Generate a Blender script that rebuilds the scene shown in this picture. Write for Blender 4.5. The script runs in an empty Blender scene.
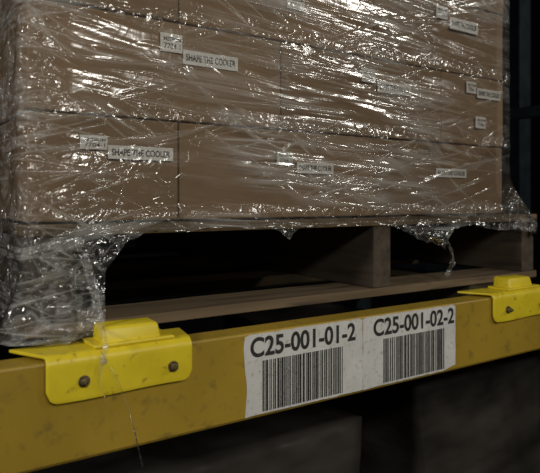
import bpy, bmesh, math, random
from mathutils import Vector, noise, Matrix
random.seed(4)
H=1.75
D=bpy.data
scn=bpy.context.scene
col=scn.collection
try:
    scn.view_settings.view_transform='Standard'
except Exception: pass

# ---------------- materials ----------------
def mat(name):
    m=D.materials.new(name); m.use_nodes=True
    nt=m.node_tree; b=nt.nodes['Principled BSDF']
    return m,nt,b
def N(nt,t,**k):
    n=nt.nodes.new(t)
    for a,v in k.items(): setattr(n,a,v)
    return n
def noise_mat(name,c1,c2,scale=(8,8,8),nscale=3,rough=.7,metal=0,bump=.2,detail=6,lo=.35,hi=.65,c3=None,s3=25,lo3=.6,hi3=.7,bdist=.002):
    m,nt,b=mat(name); L=nt.links
    tc=N(nt,'ShaderNodeTexCoord'); mp=N(nt,'ShaderNodeMapping'); mp.inputs['Scale'].default_value=scale
    L.new(tc.outputs['Object'],mp.inputs[0])
    n=N(nt,'ShaderNodeTexNoise'); n.inputs['Scale'].default_value=nscale; n.inputs['Detail'].default_value=detail
    L.new(mp.outputs[0],n.inputs['Vector'])
    r=N(nt,'ShaderNodeValToRGB'); e=r.color_ramp.elements
    e[0].position=lo;e[1].position=hi; e[0].color=(*c1,1); e[1].color=(*c2,1)
    L.new(n.outputs[0],r.inputs[0])
    out=r.outputs[0]
    if c3:
        n3=N(nt,'ShaderNodeTexNoise'); n3.inputs['Scale'].default_value=s3; n3.inputs['Detail'].default_value=8
        L.new(mp.outputs[0],n3.inputs['Vector'])
        r3=N(nt,'ShaderNodeMapRange'); r3.inputs[1].default_value=lo3; r3.inputs[2].default_value=hi3
        L.new(n3.outputs[0],r3.inputs[0])
        mx=N(nt,'ShaderNodeMix',data_type='RGBA')
        L.new(r3.outputs[0],mx.inputs['Factor']); L.new(out,mx.inputs[6]); mx.inputs[7].default_value=(*c3,1)
        out=mx.outputs[2]
    L.new(out,b.inputs['Base Color'])
    b.inputs['Roughness'].default_value=rough; b.inputs['Metallic'].default_value=metal
    if bump>0:
        bp=N(nt,'ShaderNodeBump'); bp.inputs['Strength'].default_value=bump; bp.inputs['Distance'].default_value=bdist
        L.new(n.outputs[0],bp.inputs['Height']); L.new(bp.outputs[0],b.inputs['Normal'])
    return m
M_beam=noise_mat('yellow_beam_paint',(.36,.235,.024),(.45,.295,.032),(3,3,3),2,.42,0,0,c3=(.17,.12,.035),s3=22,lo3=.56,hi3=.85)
M_beamr=noise_mat('shaded_beam_paint',(.05,.036,.012),(.09,.062,.018),(3,3,3),2,.6,0,0)  # rear beam yellow darkened in the colour to stand in for shade
M_brk=noise_mat('safety_yellow_paint',(.76,.58,.02),(.86,.68,.03),(6,6,6),3,.38,0,.1,c3=(.35,.24,.04),s3=16,lo3=.62,hi3=.75)
M_bolt=noise_mat('dirty_zinc',(.10,.07,.03),(.3,.25,.15),(60,60,60),3,.45,.7,.2)
M_card=noise_mat('kraft_cardboard',(.275,.18,.10),(.31,.203,.113),(3,3,3),2,.8,0,0)
M_card2=noise_mat('kraft_cardboard_b',(.24,.157,.088),(.275,.18,.10),(3,3,3),2.6,.8,0,0)
M_tape=noise_mat('packing_tape',(.20,.13,.08),(.24,.16,.09),(9,9,9),2,.25,0,.05)
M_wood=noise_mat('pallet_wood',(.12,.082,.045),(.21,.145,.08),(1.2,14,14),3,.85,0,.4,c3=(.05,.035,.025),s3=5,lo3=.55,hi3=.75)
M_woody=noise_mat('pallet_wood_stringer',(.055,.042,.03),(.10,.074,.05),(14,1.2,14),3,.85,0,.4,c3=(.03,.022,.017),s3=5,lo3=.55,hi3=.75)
M_white=noise_mat('label_paper',(.70,.69,.66),(.80,.79,.76),(6,6,6),4,.45,0,.0,c3=(.45,.41,.33),s3=22,lo3=.56,hi3=.76)
M_white2=noise_mat('box_label_paper',(.80,.78,.74),(.86,.84,.8),(6,6,6),4,.6,0,.0)
M_ink=noise_mat('black_ink',(.016,.015,.014),(.05,.045,.04),(60,60,60),4,.6,0,.0)
M_steel=noise_mat('dark_rack_steel',(.012,.022,.028),(.03,.045,.055),(5,5,5),3,.5,.3,.1)
M_galv=noise_mat('crossbar_steel',(.10,.08,.05),(.2,.16,.1),(8,8,8),3,.5,.6,.1)
M_floor=noise_mat('concrete_floor',(.10,.095,.09),(.2,.19,.18),(1,1,1),2,.6,0,.1)
M_wall=noise_mat('dark_wall_panel',(.012,.014,.016),(.02,.022,.025),(1,1,1),2,.8,0,.1)
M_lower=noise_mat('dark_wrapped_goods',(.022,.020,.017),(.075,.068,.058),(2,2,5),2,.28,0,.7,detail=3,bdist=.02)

def film(name,hz=1.0):
    m=D.materials.new(name); m.use_nodes=True; nt=m.node_tree; nt.nodes.clear(); L=nt.links
    out=N(nt,'ShaderNodeOutputMaterial')
    tc=N(nt,'ShaderNodeTexCoord')
    def math_(op,a,b=None,c=None,cl=False):
        n=N(nt,'ShaderNodeMath',operation=op); n.use_clamp=cl
        for i,v in enumerate((a,b,c)):
            if v is None: continue
            if isinstance(v,(int,float)): n.inputs[i].default_value=v
            else: L.new(v,n.inputs[i])
        return n.outputs[0]
    def nz(sc,rot,ns,det,dist=0.):
        mp0=N(nt,'ShaderNodeMapping'); mp0.inputs['Rotation'].default_value=rot
        L.new(tc.outputs['Object'],mp0.inputs[0])
        mp=N(nt,'ShaderNodeMapping'); mp.inputs['Scale'].default_value=sc
        L.new(mp0.outputs[0],mp.inputs[0])
        n=N(nt,'ShaderNodeTexNoise'); n.inputs['Scale'].default_value=ns; n.inputs['Detail'].default_value=det; n.inputs['Distortion'].default_value=dist
        L.new(mp.outputs[0],n.inputs['Vector']); return n.outputs[0]
    def crease(v,width):
        a=math_('ABSOLUTE',math_('SUBTRACT',v,.5))
        mr=N(nt,'ShaderNodeMapRange'); mr.interpolation_type='SMOOTHSTEP'
        mr.inputs[1].default_value=0; mr.inputs[2].default_value=width; mr.inputs[3].default_value=1; mr.inputs[4].default_value=0
        L.new(a,mr.inputs[0]); return mr.outputs[0]
    def mask(v,lo,hi):
        mr=N(nt,'ShaderNodeMapRange'); mr.inputs[1].default_value=lo; mr.inputs[2].default_value=hi
        L.new(v,mr.inputs[0]); return mr.outputs[0]
    r=math.radians
    a=crease(nz((1,1,13),(0,r(-6),0),2.0,2,.3),.04)
    b=crease(nz((1,1,12),(0,r(14),0),2.2,2,.3),.03)
    b2=crease(nz((1,1,10),(0,r(-30),0),2.2,2,.3),.022)
    b3=crease(nz((.8,.8,20),(0,r(-2),0),2.2,1,.2),.05)
    pm=mask(nz((1,1,2.2),(0,0,0),3.6,3),.45,.61)
    pm2=mask(nz((1.4,1.4,3),(0,r(-10),0),3.0,3),.48,.64)
    cr1=math_('MAXIMUM',math_('MAXIMUM',a,b),b2)
    cr=math_('MAXIMUM',math_('MULTIPLY',cr1,pm),math_('MULTIPLY',b3,pm2))
    c=nz((1,1,1),(0,0,0),26,3,1.5)
    cc=crease(nz((1,1,1.3),(0,r(30),0),24,2,1.0),.07)
    soft=nz((1.3,1.3,10),(0,r(-6),0),2.2,2,.2)
    fine=nz((1.5,1.5,40),(0,r(-3),0),3.0,2,.1)
    at=N(nt,'ShaderNodeAttribute'); at.attribute_name='crumple'
    cf=at.outputs['Fac']
    h=math_('MULTIPLY_ADD',soft,.95,math_('MULTIPLY',cr,.22))
    h=math_('MULTIPLY_ADD',math_('MULTIPLY',fine,pm2),.10,h)
    h=math_('MULTIPLY_ADD',math_('MULTIPLY_ADD',cc,.35,c),cf,h)
    bp=N(nt,'ShaderNodeBump'); bp.inputs['Strength'].default_value=1; bp.inputs['Distance'].default_value=.012
    L.new(h,bp.inputs['Height'])
    gl=N(nt,'ShaderNodeBsdfGlossy'); gl.inputs['Roughness'].default_value=.17
    L.new(bp.outputs[0],gl.inputs['Normal'])
    tr=N(nt,'ShaderNodeBsdfTransparent'); tr.inputs[0].default_value=(.975,.975,.965,1)
    df=N(nt,'ShaderNodeBsdfDiffuse'); df.inputs[0].default_value=(.8,.80,.77,1)
    hz1=math_('MULTIPLY_ADD',cr,.22*hz,.016)
    hz1=math_('MULTIPLY_ADD',math_('MULTIPLY',mask(fine,.45,.8),pm2),.22*hz,hz1)
    hz1=math_('MULTIPLY_ADD',mask(soft,.5,.75),.06*hz,hz1)
    hz2=math_('MULTIPLY',math_('MULTIPLY_ADD',cc,.15,math_('MULTIPLY',mask(c,.5,.75),.07)),cf)
    hzz=math_('ADD',hz1,hz2)
    x1=N(nt,'ShaderNodeMixShader'); L.new(hzz,x1.inputs[0]); L.new(tr.outputs[0],x1.inputs[1]); L.new(df.outputs[0],x1.inputs[2])
    fr=N(nt,'ShaderNodeFresnel'); fr.inputs[0].default_value=1.5
    fm=math_('MULTIPLY_ADD',fr.outputs[0],1.1,.07,True)
    x2=N(nt,'ShaderNodeMixShader'); L.new(fm,x2.inputs[0]); L.new(x1.outputs[0],x2.inputs[1]); L.new(gl.outputs[0],x2.inputs[2])
    L.new(x2.outputs[0],out.inputs[0])
    return m
M_film=film('stretch_film')

# ---------------- mesh helpers ----------------
def mkobj(name,me,mats=(),parent=None,loc=None):
    o=D.objects.new(name,me); col.objects.link(o)
    for m in mats: me.materials.append(m)
    if parent: o.parent=parent
    if loc: o.location=loc
    return o
def bm_box(bm,x0,x1,y0,y1,z0,z1,mi=0):
    v=[bm.verts.new((x,y,z)) for x in(x0,x1) for y in(y0,y1) for z in(z0,z1)]
    fs=[(0,1,3,2),(4,6,7,5),(0,4,5,1),(2,3,7,6),(0,2,6,4),(1,5,7,3)]
    for f in fs:
        ff=bm.faces.new([v[i] for i in f]); ff.material_index=mi
def finish(bm,name,mats,parent=None,loc=None,bevel=0,seg=2,smooth=False):
    bmesh.ops.recalc_face_normals(bm,faces=bm.faces)
    me=D.meshes.new(name); bm.to_mesh(me); bm.free()
    o=mkobj(name,me,mats,parent,loc)
    if bevel:
        b=o.modifiers.new('bevel','BEVEL'); b.width=bevel; b.segments=seg; b.limit_method='ANGLE'
    if smooth:
        for p in me.polygons: p.use_smooth=True
    return o
def empty(name,loc):
    e=D.objects.new(name,None); col.objects.link(e); e.location=loc; e.empty_display_size=.05; return e
def text(s,name,parent,cx,y,cz,w,h,mat_,bold=.0):
    c=D.curves.new(name,'FONT'); c.body=s; c.align_x='CENTER'; c.align_y='CENTER'; c.offset=bold; c.size=1
    t=D.objects.new('tmp',c); col.objects.link(t)
    bpy.context.view_layer.update()
    dg=bpy.context.evaluated_depsgraph_get()
    me=D.meshes.new_from_object(t.evaluated_get(dg)); D.objects.remove(t)
    xs=[v.co.x for v in me.vertices]; ys=[v.co.y for v in me.vertices]
    mx=(max(xs)+min(xs))/2; my=(max(ys)+min(ys))/2; sx=w/(max(xs)-min(xs)); sy=h/(max(ys)-min(ys))
    for v in me.vertices:
        v.co=Vector(((v.co.x-mx)*sx,0,(v.co.y-my)*sy))
    me.materials.clear()
    return mkobj(name,me,[mat_],parent,(cx,y,cz))

# ---------------- room ----------------
def slab(name,x0,x1,y0,y1,z0,z1,m):
    bm=bmesh.new(); bm_box(bm,x0,x1,y0,y1,z0,z1); return finish(bm,name,[m])
slab('floor',-6,9,-3.5,7,-.1,0,M_floor)
slab('wall_back',-6,9,7,7.1,0,6,M_wall)
slab('wall_right',9,9.1,-3.5,7,0,6,M_wall)
slab('wall_left',-6.1,-6,-3.5,7,0,6,M_wall)
slab('wall_front',-6,9,-3.6,-3.5,0,6,M_wall)
slab('ceiling',-6,9,-3.5,7,6,6.1,M_wall)

# ---------------- rack ----------------
def beam(name,y0,y1,zb,zt,m,x0=-.95,x1=1.62):
    bm=bmesh.new()
    prof=[(y0,zb+.001),(y0,zt-.003),(y0+.001,zt-.001),(y0+.003,zt),(y1-.003,zt),(y1,zt-.003),(y1,zb),(y1-.003,zb-.003),(y0+.003,zb-.003)]
    va=[bm.verts.new((x0,p[0],p[1])) for p in prof]; vb=[bm.verts.new((x1,p[0],p[1])) for p in prof]
    n=len(prof)
    for i in range(n): bm.faces.new((va[i],va[(i+1)%n],vb[(i+1)%n],vb[i]))
    bm.faces.new(va); bm.faces.new(vb[::-1])
    bm_box(bm,x0-.004,x0,y0-.01,y1+.01,zb-.05,zt+.02); bm_box(bm,x1,x1+.004,y0-.01,y1+.01,zb-.05,zt+.02)
    return finish(bm,name,[m])
YF=.7215
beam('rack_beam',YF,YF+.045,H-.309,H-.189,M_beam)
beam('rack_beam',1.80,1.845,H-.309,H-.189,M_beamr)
def upright(x,yo=0):
    bm=bmesh.new()
    for y in (.715+yo,1.79+yo):
        bm_box(bm,x,x+.08,y,y+.004,0,3.6); bm_box(bm,x,x+.004,y+.004,y+.07,0,3.6); bm_box(bm,x+.076,x+.08,y+.004,y+.07,0,3.6)
        bm_box(bm,x-.02,x+.10,y-.02,y+.09,0,.008)
    z=.2
    while z<3.3:
        bm_box(bm,x+.02,x+.06,.785+yo,1.79+yo,z,z+.03); z+=.6
    return finish(bm,'rack_upright',[M_steel])
upright(-1.036); upright(1.626); upright(2.30,.80)
for cx in (.2,1.03):
    bm=bmesh.new()
    x0,x1=cx+.03,cx+.11
    bm_box(bm,x0,x1,.767,1.799,H-.183,H-.181); bm_box(bm,x0,x0+.002,.767,1.799,H-.215,H-.183); bm_box(bm,x1-.002,x1,.767,1.799,H-.215,H-.183)
    finish(bm,'rack_crossbar',[M_galv])

# ---------------- brackets ----------------
def bracket(X0):
    e=empty('beam_bracket',(X0,YF,H-.189))
    W=.186
    R=.010; prof=[]
    zb=-.048; zt=.006
    for i in range(9): prof.append((-.005,zb+(zt-R-zb)*i/8))
    for i in range(1,6):
        a=math.pi/2*i/6; prof.append((-.005+R*(1-math.cos(a)),zt-R+R*math.sin(a)))
    for i in range(6): prof.append((-.005+R+(.062-R)*i/5,zt))
    bm=bmesh.new(); nx=40; rows=[]
    for j,(py,pz) in enumerate(prof):
        row=[]
        for i in range(nx+1):
            u=i/nx; x=u*W; z=pz; y=py
            rc=.014; dx=min(x,W-x)
            if j<9 and dx<rc:
                rise=rc-math.sqrt(max(0,rc*rc-(rc-dx)**2))
                z=zb+rise+(pz-zb)*(1-rise/(zt-zb))
            k=max(0,py+.0)/.06
            x2=x-(.030*k if u<.5 else -.012*k)*abs(1-2*u)
            z+=-.001*math.sin(u*math.pi*2)*(1 if j<9 else .3)
            row.append(bm.verts.new((x2,y,z)))
        rows.append(row)
    for a,b in zip(rows,rows[1:]):
        for i in range(nx): bm.faces.new((a[i],a[i+1],b[i+1],b[i]))
    pl=finish(bm,'angle_plate',[M_brk],e,smooth=True)
    s=pl.modifiers.new('solid','SOLIDIFY'); s.thickness=.004; s.offset=0
    b=pl.modifiers.new('bevel','BEVEL'); b.width=.001; b.segments=2
    bm=bmesh.new()
    y0,y1=.004,.046; z0,z1=.007,.031; x0,x1=.069,.148
    v=[(x0,y0,z0),(x1,y0,z0),(x1,y1,z0),(x0,y1,z0),(x0+.003,y0+.006,z1),(x1-.003,y0+.006,z1-.001),(x1-.002,y1,z1),(x0+.002,y1,z1+.001)]
    vs=[bm.verts.new(p) for p in v]
    for f in [(0,1,2,3),(4,7,6,5),(0,4,5,1),(1,5,6,2),(2,6,7,3),(3,7,4,0)]: bm.faces.new([vs[i] for i in f])
    finish(bm,'stop_tab',[M_brk],e,bevel=.004,seg=4,smooth=True)
    bm=bmesh.new(); bm_box(bm,x0-.012,x1+.016,-.001,.05,.0075,.0125)
    finish(bm,'tab_base',[M_brk],e,bevel=.002)
    for k,bx in enumerate((.043,.158)):
        bm=bmesh.new()
        mt=Matrix.Rotation(math.pi/2,4,'X')
        bmesh.ops.create_cone(bm,cap_ends=True,segments=24,radius1=.0070,radius2=.0070,depth=.002,matrix=Matrix.Translation((bx,-.0085,-.026))@mt)
        bmesh.ops.create_cone(bm,cap_ends=True,segments=6,radius1=.0052,radius2=.0048,depth=.006,matrix=Matrix.Translation((bx,-.0122,-.026))@mt)
        bmesh.ops.create_cone(bm,cap_ends=True,segments=16,radius1=.0030,radius2=.0026,depth=.004,matrix=Matrix.Translation((bx,-.0165,-.026))@mt)
        finish(bm,'bolt_%d'%(k+1),[M_bolt],e,bevel=.0004)
    return e
bracket(.173); bracket(1.003)

# ---------------- rack location labels ----------------
def loc_label(x0,x1,txt,tx0,tx1,bx0,bx1,seed,cut):
    e=empty('rack_location_label',(x0,YF,H-.25))
    rnd=random.Random(seed); w=x1-x0
    bm=bmesh.new()
    pts=[]
    n=24; zt=.0585; zb=-.0575
    for i in range(n+1): pts.append((w*i/n,zt-(.0 if i not in(0,n) else .002)+rnd.uniform(-.0006,.0006)))
    for i in range(1,7): pts.append((w+rnd.uniform(-.0008,.0008),zt+(zb-zt)*i/7))
    for i in range(n+1):
        u=1-i/n; z=zb+rnd.uniform(-.0006,.0006)
        if cut and u>.85: z+=cut*(u-.85)/.15
        pts.append((w*u,z))
    for i in range(6,0,-1): pts.append((rnd.uniform(-.001,.001)+ (0 if cut else -.002*math.sin(i)),zt+(zb-zt)*i/7))
    vs=[bm.verts.new((p[0],-.0008,p[1])) for p in pts]; vk=[bm.verts.new((p[0],-.0001,p[1])) for p in pts]
    bm.faces.new(vs); bm.faces.new(vk[::-1])
    for i in range(len(vs)):
        j=(i+1)%len(vs); bm.faces.new((vs[i],vk[i],vk[j],vs[j]))
    finish(bm,'label_sheet',[M_white],e)
    text(txt,'label_text',e,(tx0+tx1)/2-x0,-.0012,.0395,tx1-tx0,.029,M_ink,.026)
    bm=bmesh.new(); x=bx0-x0
    while x<bx1-x0-.003:
        wd=rnd.choice((.0012,.0014,.0022,.0036)); 
        bm_box(bm,x,x+wd,-.0013,-.0009,-.054,.019); x+=wd+rnd.choice((.0012,.0012,.0014,.0026))
    finish(bm,'barcode',[M_ink],e)
    return e
loc_label(.445,.668,'C25-001-01-2',.4534,.6524,.474,.629,3,0)
loc_label(.669,.897,'C25-001-02-2',.6918,.8930,.7144,.8695,8,.006)

# ---------------- pallet ----------------
PX0,PX1,PY0,PY1=.17,1.30,.81,2.0
pe=empty('wooden_pallet',(0,0,H))
def board(name,x0,x1,y0,y1,z0,z1,m,seed):
    bm=bmesh.new()
    along_x=(x1-x0)>(y1-y0); n=30; rows=[]
    for i in range(n+1):
        u=i/n; row=[]
        a=noise.noise(Vector((u*5,seed,0)))*.0025; b=noise.noise(Vector((u*9,seed,5)))*.0012
        for (p,q) in ((0,0),(1,0),(1,1),(0,1)):
            if along_x: co=(x0+(x1-x0)*u,y0+(y1-y0)*p+a,z0+(z1-z0)*q+b*q)
            else: co=(x0+(x1-x0)*p+a*.5,y0+(y1-y0)*u,z0+(z1-z0)*q)
            row.append(bm.verts.new(co))
        rows.append(row)
    for r,s in zip(rows,rows[1:]):
        for k in range(4): bm.faces.new((r[k],r[(k+1)%4],s[(k+1)%4],s[k]))
    bm.faces.new(rows[0]); bm.faces.new(rows[-1][::-1])
    return finish(bm,name,[m],pe,bevel=.0015)
k=0
ny=8; wb=.115; gap=(PY1-PY0-ny*wb)/(ny-1)
for i in range(ny):
    y=PY0+i*(wb+gap); k+=1
    board('deck_board_%d'%k,PX0,PX1,y+.001,y+wb,-.048,-.0325,M_wood,k)
for i,y in enumerate((PY0,PY0+.36,PY0+.72,PY1-.11)):
    board('bottom_board_%d'%(i+1),PX0,PX1,y+.002,y+.105,-.1795,-.164,M_wood,20+i)
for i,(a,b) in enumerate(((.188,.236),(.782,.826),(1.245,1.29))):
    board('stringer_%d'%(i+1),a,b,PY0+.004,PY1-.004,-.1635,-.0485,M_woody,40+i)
bm=bmesh.new()
for xx in (.205,.222,.797,.812,1.26,1.275):
    for y in [PY0+i*(wb+gap)+dy for i in range(ny) for dy in(.03,.085)]:
        bmesh.ops.create_cone(bm,cap_ends=True,segments=8,radius1=.0035,radius2=.0035,depth=.001,matrix=Matrix.Translation((xx,y,-.0322)))
    bmesh.ops.create_cone(bm,cap_ends=True,segments=8,radius1=.003,radius2=.003,depth=.001,matrix=Matrix.Translation((xx,PY0+.05,-.1636)))
finish(bm,'nails',[M_bolt],pe)

# ---------------- cardboard boxes ----------------
LX0,LX1=.1735,1.187
RH=.148; Z0=-.0305
rowsA=[.1735,.39,.79,1.187]; rowsB=[.1735,.5775,.98,1.187]
labels={
 (0,0):[('s',.26,.079,.038,.019),('l',.329,.067,.098,.019)],
 (0,1):[('s',.5816,.0698,.032,.022),('l',.647,.055,.080,.0185)],
 (0,2):[('l',1.007,.0556,.095,.018)],
 (1,0):[('s',.3755,.232,.035,.027),('l',.4422,.2144,.0955,.0215)],
 (1,1):[('s',.7715,.230,.034,.025),('l',.839,.213,.088,.022)],
 (1,2):[('s',1.0684,.239,.032,.024),('l',1.128,.2297,.08,.021),('s',1.10,.1665,.034,.025)],
 (2,0):[('l',.30,.35,.09,.021)],
 (2,1):[('s',.604,.334,.036,.024)],
 (2,2):[('s',.975,.3826,.034,.026),('l',1.045,.366,.09,.024)],
 (3,1):[('s',.79,.52,.034,.026),('l',.85,.5,.09,.022)],
}
rb=random.Random(11)
for r in range(5):
    xs=rowsA if r%2==0 else rowsB
    for c in range(3):
        x0,x1=xs[c]+.001,xs[c+1]-.001; z0=Z0+RH*r+.001; z1=z0+RH-.002
        yo=.0115+rb.uniform(-.004,.003)
        dep=.296; w=x1-x0
        e=empty('cardboard_box',((x0+x1)/2,PY0+yo+dep/2,H+z0))
        bm=bmesh.new()
        bmesh.ops.create_cube(bm,size=1)
        bmesh.ops.subdivide_edges(bm,edges=bm.edges,cuts=9,use_grid_fill=True)
        sd=r*7+c
        for v in bm.verts:
            p=v.co.copy(); bow=(1-(2*p.x)**2)*(1-(2*p.z)**2)
            y=p.y*dep
            if p.y<-.49: y+=-.003*bow*noise.noise(Vector((sd,.5,0)))*2+.002*noise.noise(Vector((p.x*4+sd,p.z*3,0)))*bow
            z=(p.z+.5)*(z1-z0)
            v.co=Vector((p.x*w,y,z))
        finish(bm,'carton',[M_card if (r+c)%2 else M_card2],e,bevel=.003,seg=3,smooth=False)
        bm=bmesh.new(); bm_box(bm,-w/2+.003,w/2-.003,-.024,.024,z1-z0,z1-z0+.0004)
        finish(bm,'tape',[M_tape],e)
        for li,(kd,lx,lz,lw,lh) in enumerate(labels.get((r,c),[])):
            ox,oz=lx-(x0+x1)/2,lz-z0
            bm=bmesh.new(); bm_box(bm,ox-lw/2,ox+lw/2,-dep/2-.0052,-dep/2-.0040,oz-lh/2,oz+lh/2)
            finish(bm,'label_%d'%(li+1),[M_white2],e)
            yy=-dep/2-.0056
            if kd=='l': text('SHAPE THE COOLER','label_print_%d'%(li+1),e,ox,yy,oz,lw*.9,lh*.5,M_ink,.022)
            else:
                text('MEDIUM','label_print_%d'%(li+1),e,ox+lw*.04,yy,oz+lh*.2,lw*.8,lh*.22,M_ink,.01)
                text('7704-1','label_code_%d'%(li+1),e,ox+lw*.04,yy,oz-lh*.18,lw*.75,lh*.3,M_ink,.01)
bm=bmesh.new()
for r in range(5):
    xs=rowsA if r%2==0 else rowsB
    for c in range(3):
        for d in range(1,4):
            x0,x1=xs[c]+.002,xs[c+1]-.002; z0=Z0+RH*r+.0008
            y0=PY0+.012+d*.2985
            if c==0: x0+=rb.uniform(0,.006)
            bm_box(bm,x0,x1,y0+.004,y0+.292,H+z0,H+z0+RH-.0016)
finish(bm,'cardboard_box_stack',[M_card],bevel=.003)

# ---------------- stretch wrap ----------------
def lerp_tab(t,x):
    if x<=t[0][0]: return t[0][1]
    for (a,b),(c,d) in zip(t,t[1:]):
        if x<=c: return b+(d-b)*(x-a)/(c-a)
    return t[-1][1]
bot=[(.16,-.178),(.240,-.177),(.258,-.168),(.268,-.09),(.30,-.055),(.35,-.042),(.54,-.044),(.575,-.062),(.60,-.044),(.8,-.044),(.84,-.060),(.89,-.078),(.925,-.085),(.955,-.10),(.985,-.058),(1.05,-.050),(1.2,-.075)]
def sst(a,b,x):
    t=max(0,min(1,(x-a)/(b-a))); return t*t*(3-2*t)
wx0,wx1,wy0,wy1=LX0-.006,LX1+.006,PY0-.004,2.012; rad=.014
path=[]
def seg(p,q,ds,nrm):
    L=(Vector(q)-Vector(p)).length; n=max(2,int(L/ds))
    for i in range(n): path.append((p[0]+(q[0]-p[0])*i/n,p[1]+(q[1]-p[1])*i/n,nrm))
def arc(cx,cy,a0,a1,n=9):
    for i in range(n):
        a=math.radians(a0+(a1-a0)*i/n); path.append((cx+rad*math.cos(a),cy+rad*math.sin(a),(math.cos(a),math.sin(a))))
seg((wx0,wy1-rad),(wx0,wy0+rad),.006,(-1,0)); arc(wx0+rad,wy0+rad,180,270)
seg((wx0+rad,wy0),(wx1-rad,wy0),.0036,(0,-1)); arc(wx1-rad,wy0+rad,270,360)
seg((wx1,wy0+rad),(wx1,wy1-rad),.02,(1,0)); arc(wx1-rad,wy1-rad,0,90)
seg((wx1-rad,wy1),(wx0+rad,wy1),.02,(0,1)); arc(wx0+rad,wy1-rad,90,180)
zs=[]; z=.715
while z>-.035: zs.append(z); z-=.0045
NS=38
def ridged(v): return 1-abs(noise.noise(v))*2
bm=bmesh.new(); lay=bm.verts.layers.float.new('crumple'); grid=[]
nz_=len(zs)+NS
for (x,y,nr) in path:
    colv=[]
    if nr[0]<-.7: b=-.176
    elif nr[1]<-.3: b=lerp_tab(bot,x)
    elif nr[0]>.5: b=-.085
    else: b=-.08
    b+=.006*noise.noise(Vector((x*22,y*22,3)))+.003*noise.noise(Vector((x*70,y*70,9)))
    b=max(b,-.1795)
    left=1-sst(.17,.23,x) if nr[1]<0 or nr[0]<0 else 0
    right=sst(1.10,1.19,x)
    for j in range(nz_):
        zz=zs[j] if j<len(zs) else -.035+(b+.035)*(j-len(zs)+1)/NS
        s=x-y
        low=sst(-.04,-.07,zz)
        bandl=sst(.11,.0,zz)*(1-sst(.2,.42,x))
        rowband=max(.8*math.exp(-((zz+.022)/.010)**2),.7*math.exp(-((zz-.118)/.012)**2),.5*math.exp(-((zz-.266)/.012)**2))
        cr=max(left*.75,low*.85,right*sst(.05,-.05,zz)*.8,bandl*.35,rowband*.4)
        f1=noise.noise(Vector((s*2.2,zz*12+s*2.5,1)))
        f2=ridged(Vector((s*2.5,zz*18-s*5,4)))
        f3=ridged(Vector((s*16,zz*20+s*9,7)))
        f5=ridged(Vector((s*34,zz*30-s*22,17)))
        f4=noise.noise(Vector((s*60,zz*60,11)))
        d=.0016+.0014*f1+.0010*f2
        d+=cr*(.0035*f3+.0024*f5+.0008*f4+.002)
        d=max(d,.0006)
        if zz<-.04 and not(x<.26): d+=.004+.012*abs(noise.noise(Vector((s*18,zz*12,5))))
        if x<.29 and zz<-.10 and nr[1]<-.3: d+=sst(-.10,-.185,zz)*(.034+.020*noise.noise(Vector((s*25,zz*10,8))))
        fl=0
        if nr[0]>0 or x>1.1: fl=sst(.06,-.05,zz)*.07*sst(1.08,1.2,x)
        px=x+nr[0]*d+fl; py=y+nr[1]*d-fl*.1
        v=bm.verts.new((px,py,H+zz)); v[lay]=min(1,cr+.02); colv.append(v)
    grid.append(colv)
for i in range(len(grid)):
    a=grid[i]; b2=grid[(i+1)%len(grid)]
    for j in range(nz_-1): bm.faces.new((a[j],a[j+1],b2[j+1],b2[j]))
wrap=finish(bm,'stretch_wrap',[M_film],smooth=True)

def strand(name,pts,wd,seed):
    """twisted narrow ribbon of film through pts"""
    bm=bmesh.new(); lay=bm.verts.layers.float.new('crumple'); rows=[]
    P=[Vector(p) for p in pts]; n=60
    def cr(t):
        f=t*(len(P)-1); i=min(int(f),len(P)-2); u=f-i
        p0=P[max(i-1,0)];p1=P[i];p2=P[i+1];p3=P[min(i+2,len(P)-1)]
        return .5*((2*p1)+(p2-p0)*u+(2*p0-5*p1+4*p2-p3)*u*u+(3*p1-p0-3*p2+p3)*u**3)
    for i in range(n+1):
        t=i/n; c=cr(t); a=seed+t*5+1.5*noise.noise(Vector((t*4,seed,0)))
        w=wd[0]+(wd[1]-wd[0])*t
        w*=1+.35*noise.noise(Vector((t*9,seed,4)))
        dv=Vector((math.cos(a*.5),.5*math.sin(a),.15*math.sin(a*2)))
        row=[]
        for j in range(7):
            v=j/6-.5
            q=bm.verts.new(c+dv*w*v+Vector((0,-.25*w*abs(math.sin(v*9+a)),H))); q[lay]=.5; row.append(q)
        rows.append(row)
    for a_,b_ in zip(rows,rows[1:]):
        for j in range(6): bm.faces.new((a_[j],a_[j+1],b_[j+1],b_[j]))
    return finish(bm,name,[M_film],wrap,smooth=True)
strand('film_strand_1',[(.925,.79,-.06),(.95,.785,-.09),(.965,.787,-.12),(.95,.79,-.150)],(.06,.016),2)
strand('film_strand_2',[(.232,.795,-.05),(.245,.775,-.11),(.243,.745,-.150),(.240,.708,-.175),(.232,.706,-.215),(.248,.705,-.26)],(.014,.004),5)
strand('film_strand_3',[(.215,.795,-.16),(.225,.76,-.172),(.232,.710,-.178),(.262,.704,-.24),(.285,.703,-.33)],(.005,.002),1)
strand('film_strand_4',[(.83,.795,-.045),(.87,.785,-.06),(.91,.786,-.075),(.94,.79,-.09)],(.03,.02),7)

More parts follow.
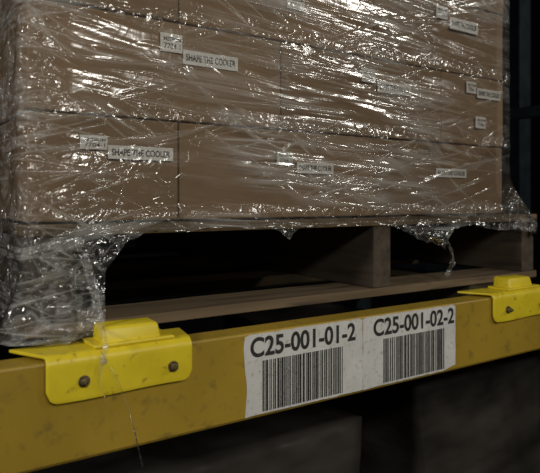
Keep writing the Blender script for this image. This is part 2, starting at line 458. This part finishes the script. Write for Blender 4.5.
# ---------------- lower level goods ----------------
def lower(x0,x1,top,seed):
    bm=bmesh.new(); bmesh.ops.create_cube(bm,size=1)
    bmesh.ops.subdivide_edges(bm,edges=bm.edges,cuts=30,use_grid_fill=True)
    for v in bm.verts:
        p=v.co
        q=Vector(((x0+x1)/2+p.x*(x1-x0),.98+(p.y+.5)*.95,.145+(p.z+.5)*(top-.145)))
        n=noise.noise_vector(q*5+Vector((seed,0,0)))*.014+noise.noise_vector(q*16)*.007
        v.co=q+Vector((n.x,n.y,n.z if p.z>-.45 else 0))
    finish(bm,'wrapped_pallet_load',[M_lower],smooth=True)
    bm=bmesh.new()
    for i in range(7): bm_box(bm,x0,x1,.97+i*.145,1.06+i*.145,.118,.134)
    for xx in (x0,(x0+x1)/2-.02,x1-.04): bm_box(bm,xx,xx+.04,.97,1.93,.0165,.1175)
    for i in range(3): bm_box(bm,x0,x1,.97+i*.43,1.07+i*.43,0,.016)
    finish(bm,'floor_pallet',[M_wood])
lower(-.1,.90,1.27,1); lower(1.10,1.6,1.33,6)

# ---------------- lights ----------------
def area(name,loc,tgt,sx,sy,p,c=(1,.96,.87)):
    l=D.lights.new(name,'AREA'); l.shape='RECTANGLE'; l.size=sx; l.size_y=sy; l.energy=p; l.color=c
    o=D.objects.new(name,l); col.objects.link(o); o.location=loc
    o.rotation_euler=(Vector(tgt)-Vector(loc)).to_track_quat('-Z','Y').to_euler(); return o
area('unseen_light',(-.1,-1.2,2.7),(.5,.8,1.6),.4,.2,13)
area('unseen_light',(1.0,-1.9,2.75),(.6,.8,1.7),.3,.12,11)  # unseen, added so creases on the film's front glint
area('unseen_light',(3.2,-1.6,3.3),(.8,.8,1.7),.6,.12,18)  # unseen, added for glints toward the wrap's right end
area('unseen_light',(-1.2,.6,2.2),(.17,1.0,1.6),.3,.12,10,(1,.98,.94))  # unseen, added to brighten highlights on the wrap's left side
wd=D.worlds.new('dim_warehouse'); scn.world=wd; wd.use_nodes=True
wd.node_tree.nodes['Background'].inputs[0].default_value=(.5,.5,.5,1); wd.node_tree.nodes['Background'].inputs[1].default_value=.02

# ---------------- camera ----------------
cd=D.cameras.new('camera'); cd.sensor_width=36; cd.lens=40; cd.shift_y=-36.5/540; cd.clip_start=.02
cd.dof.use_dof=True; cd.dof.focus_distance=.95; cd.dof.aperture_fstop=5.6
co=D.objects.new('camera',cd); col.objects.link(co); co.location=(0,0,H)
co.rotation_euler=(math.pi/2,0,-math.radians(34.05)); scn.camera=co
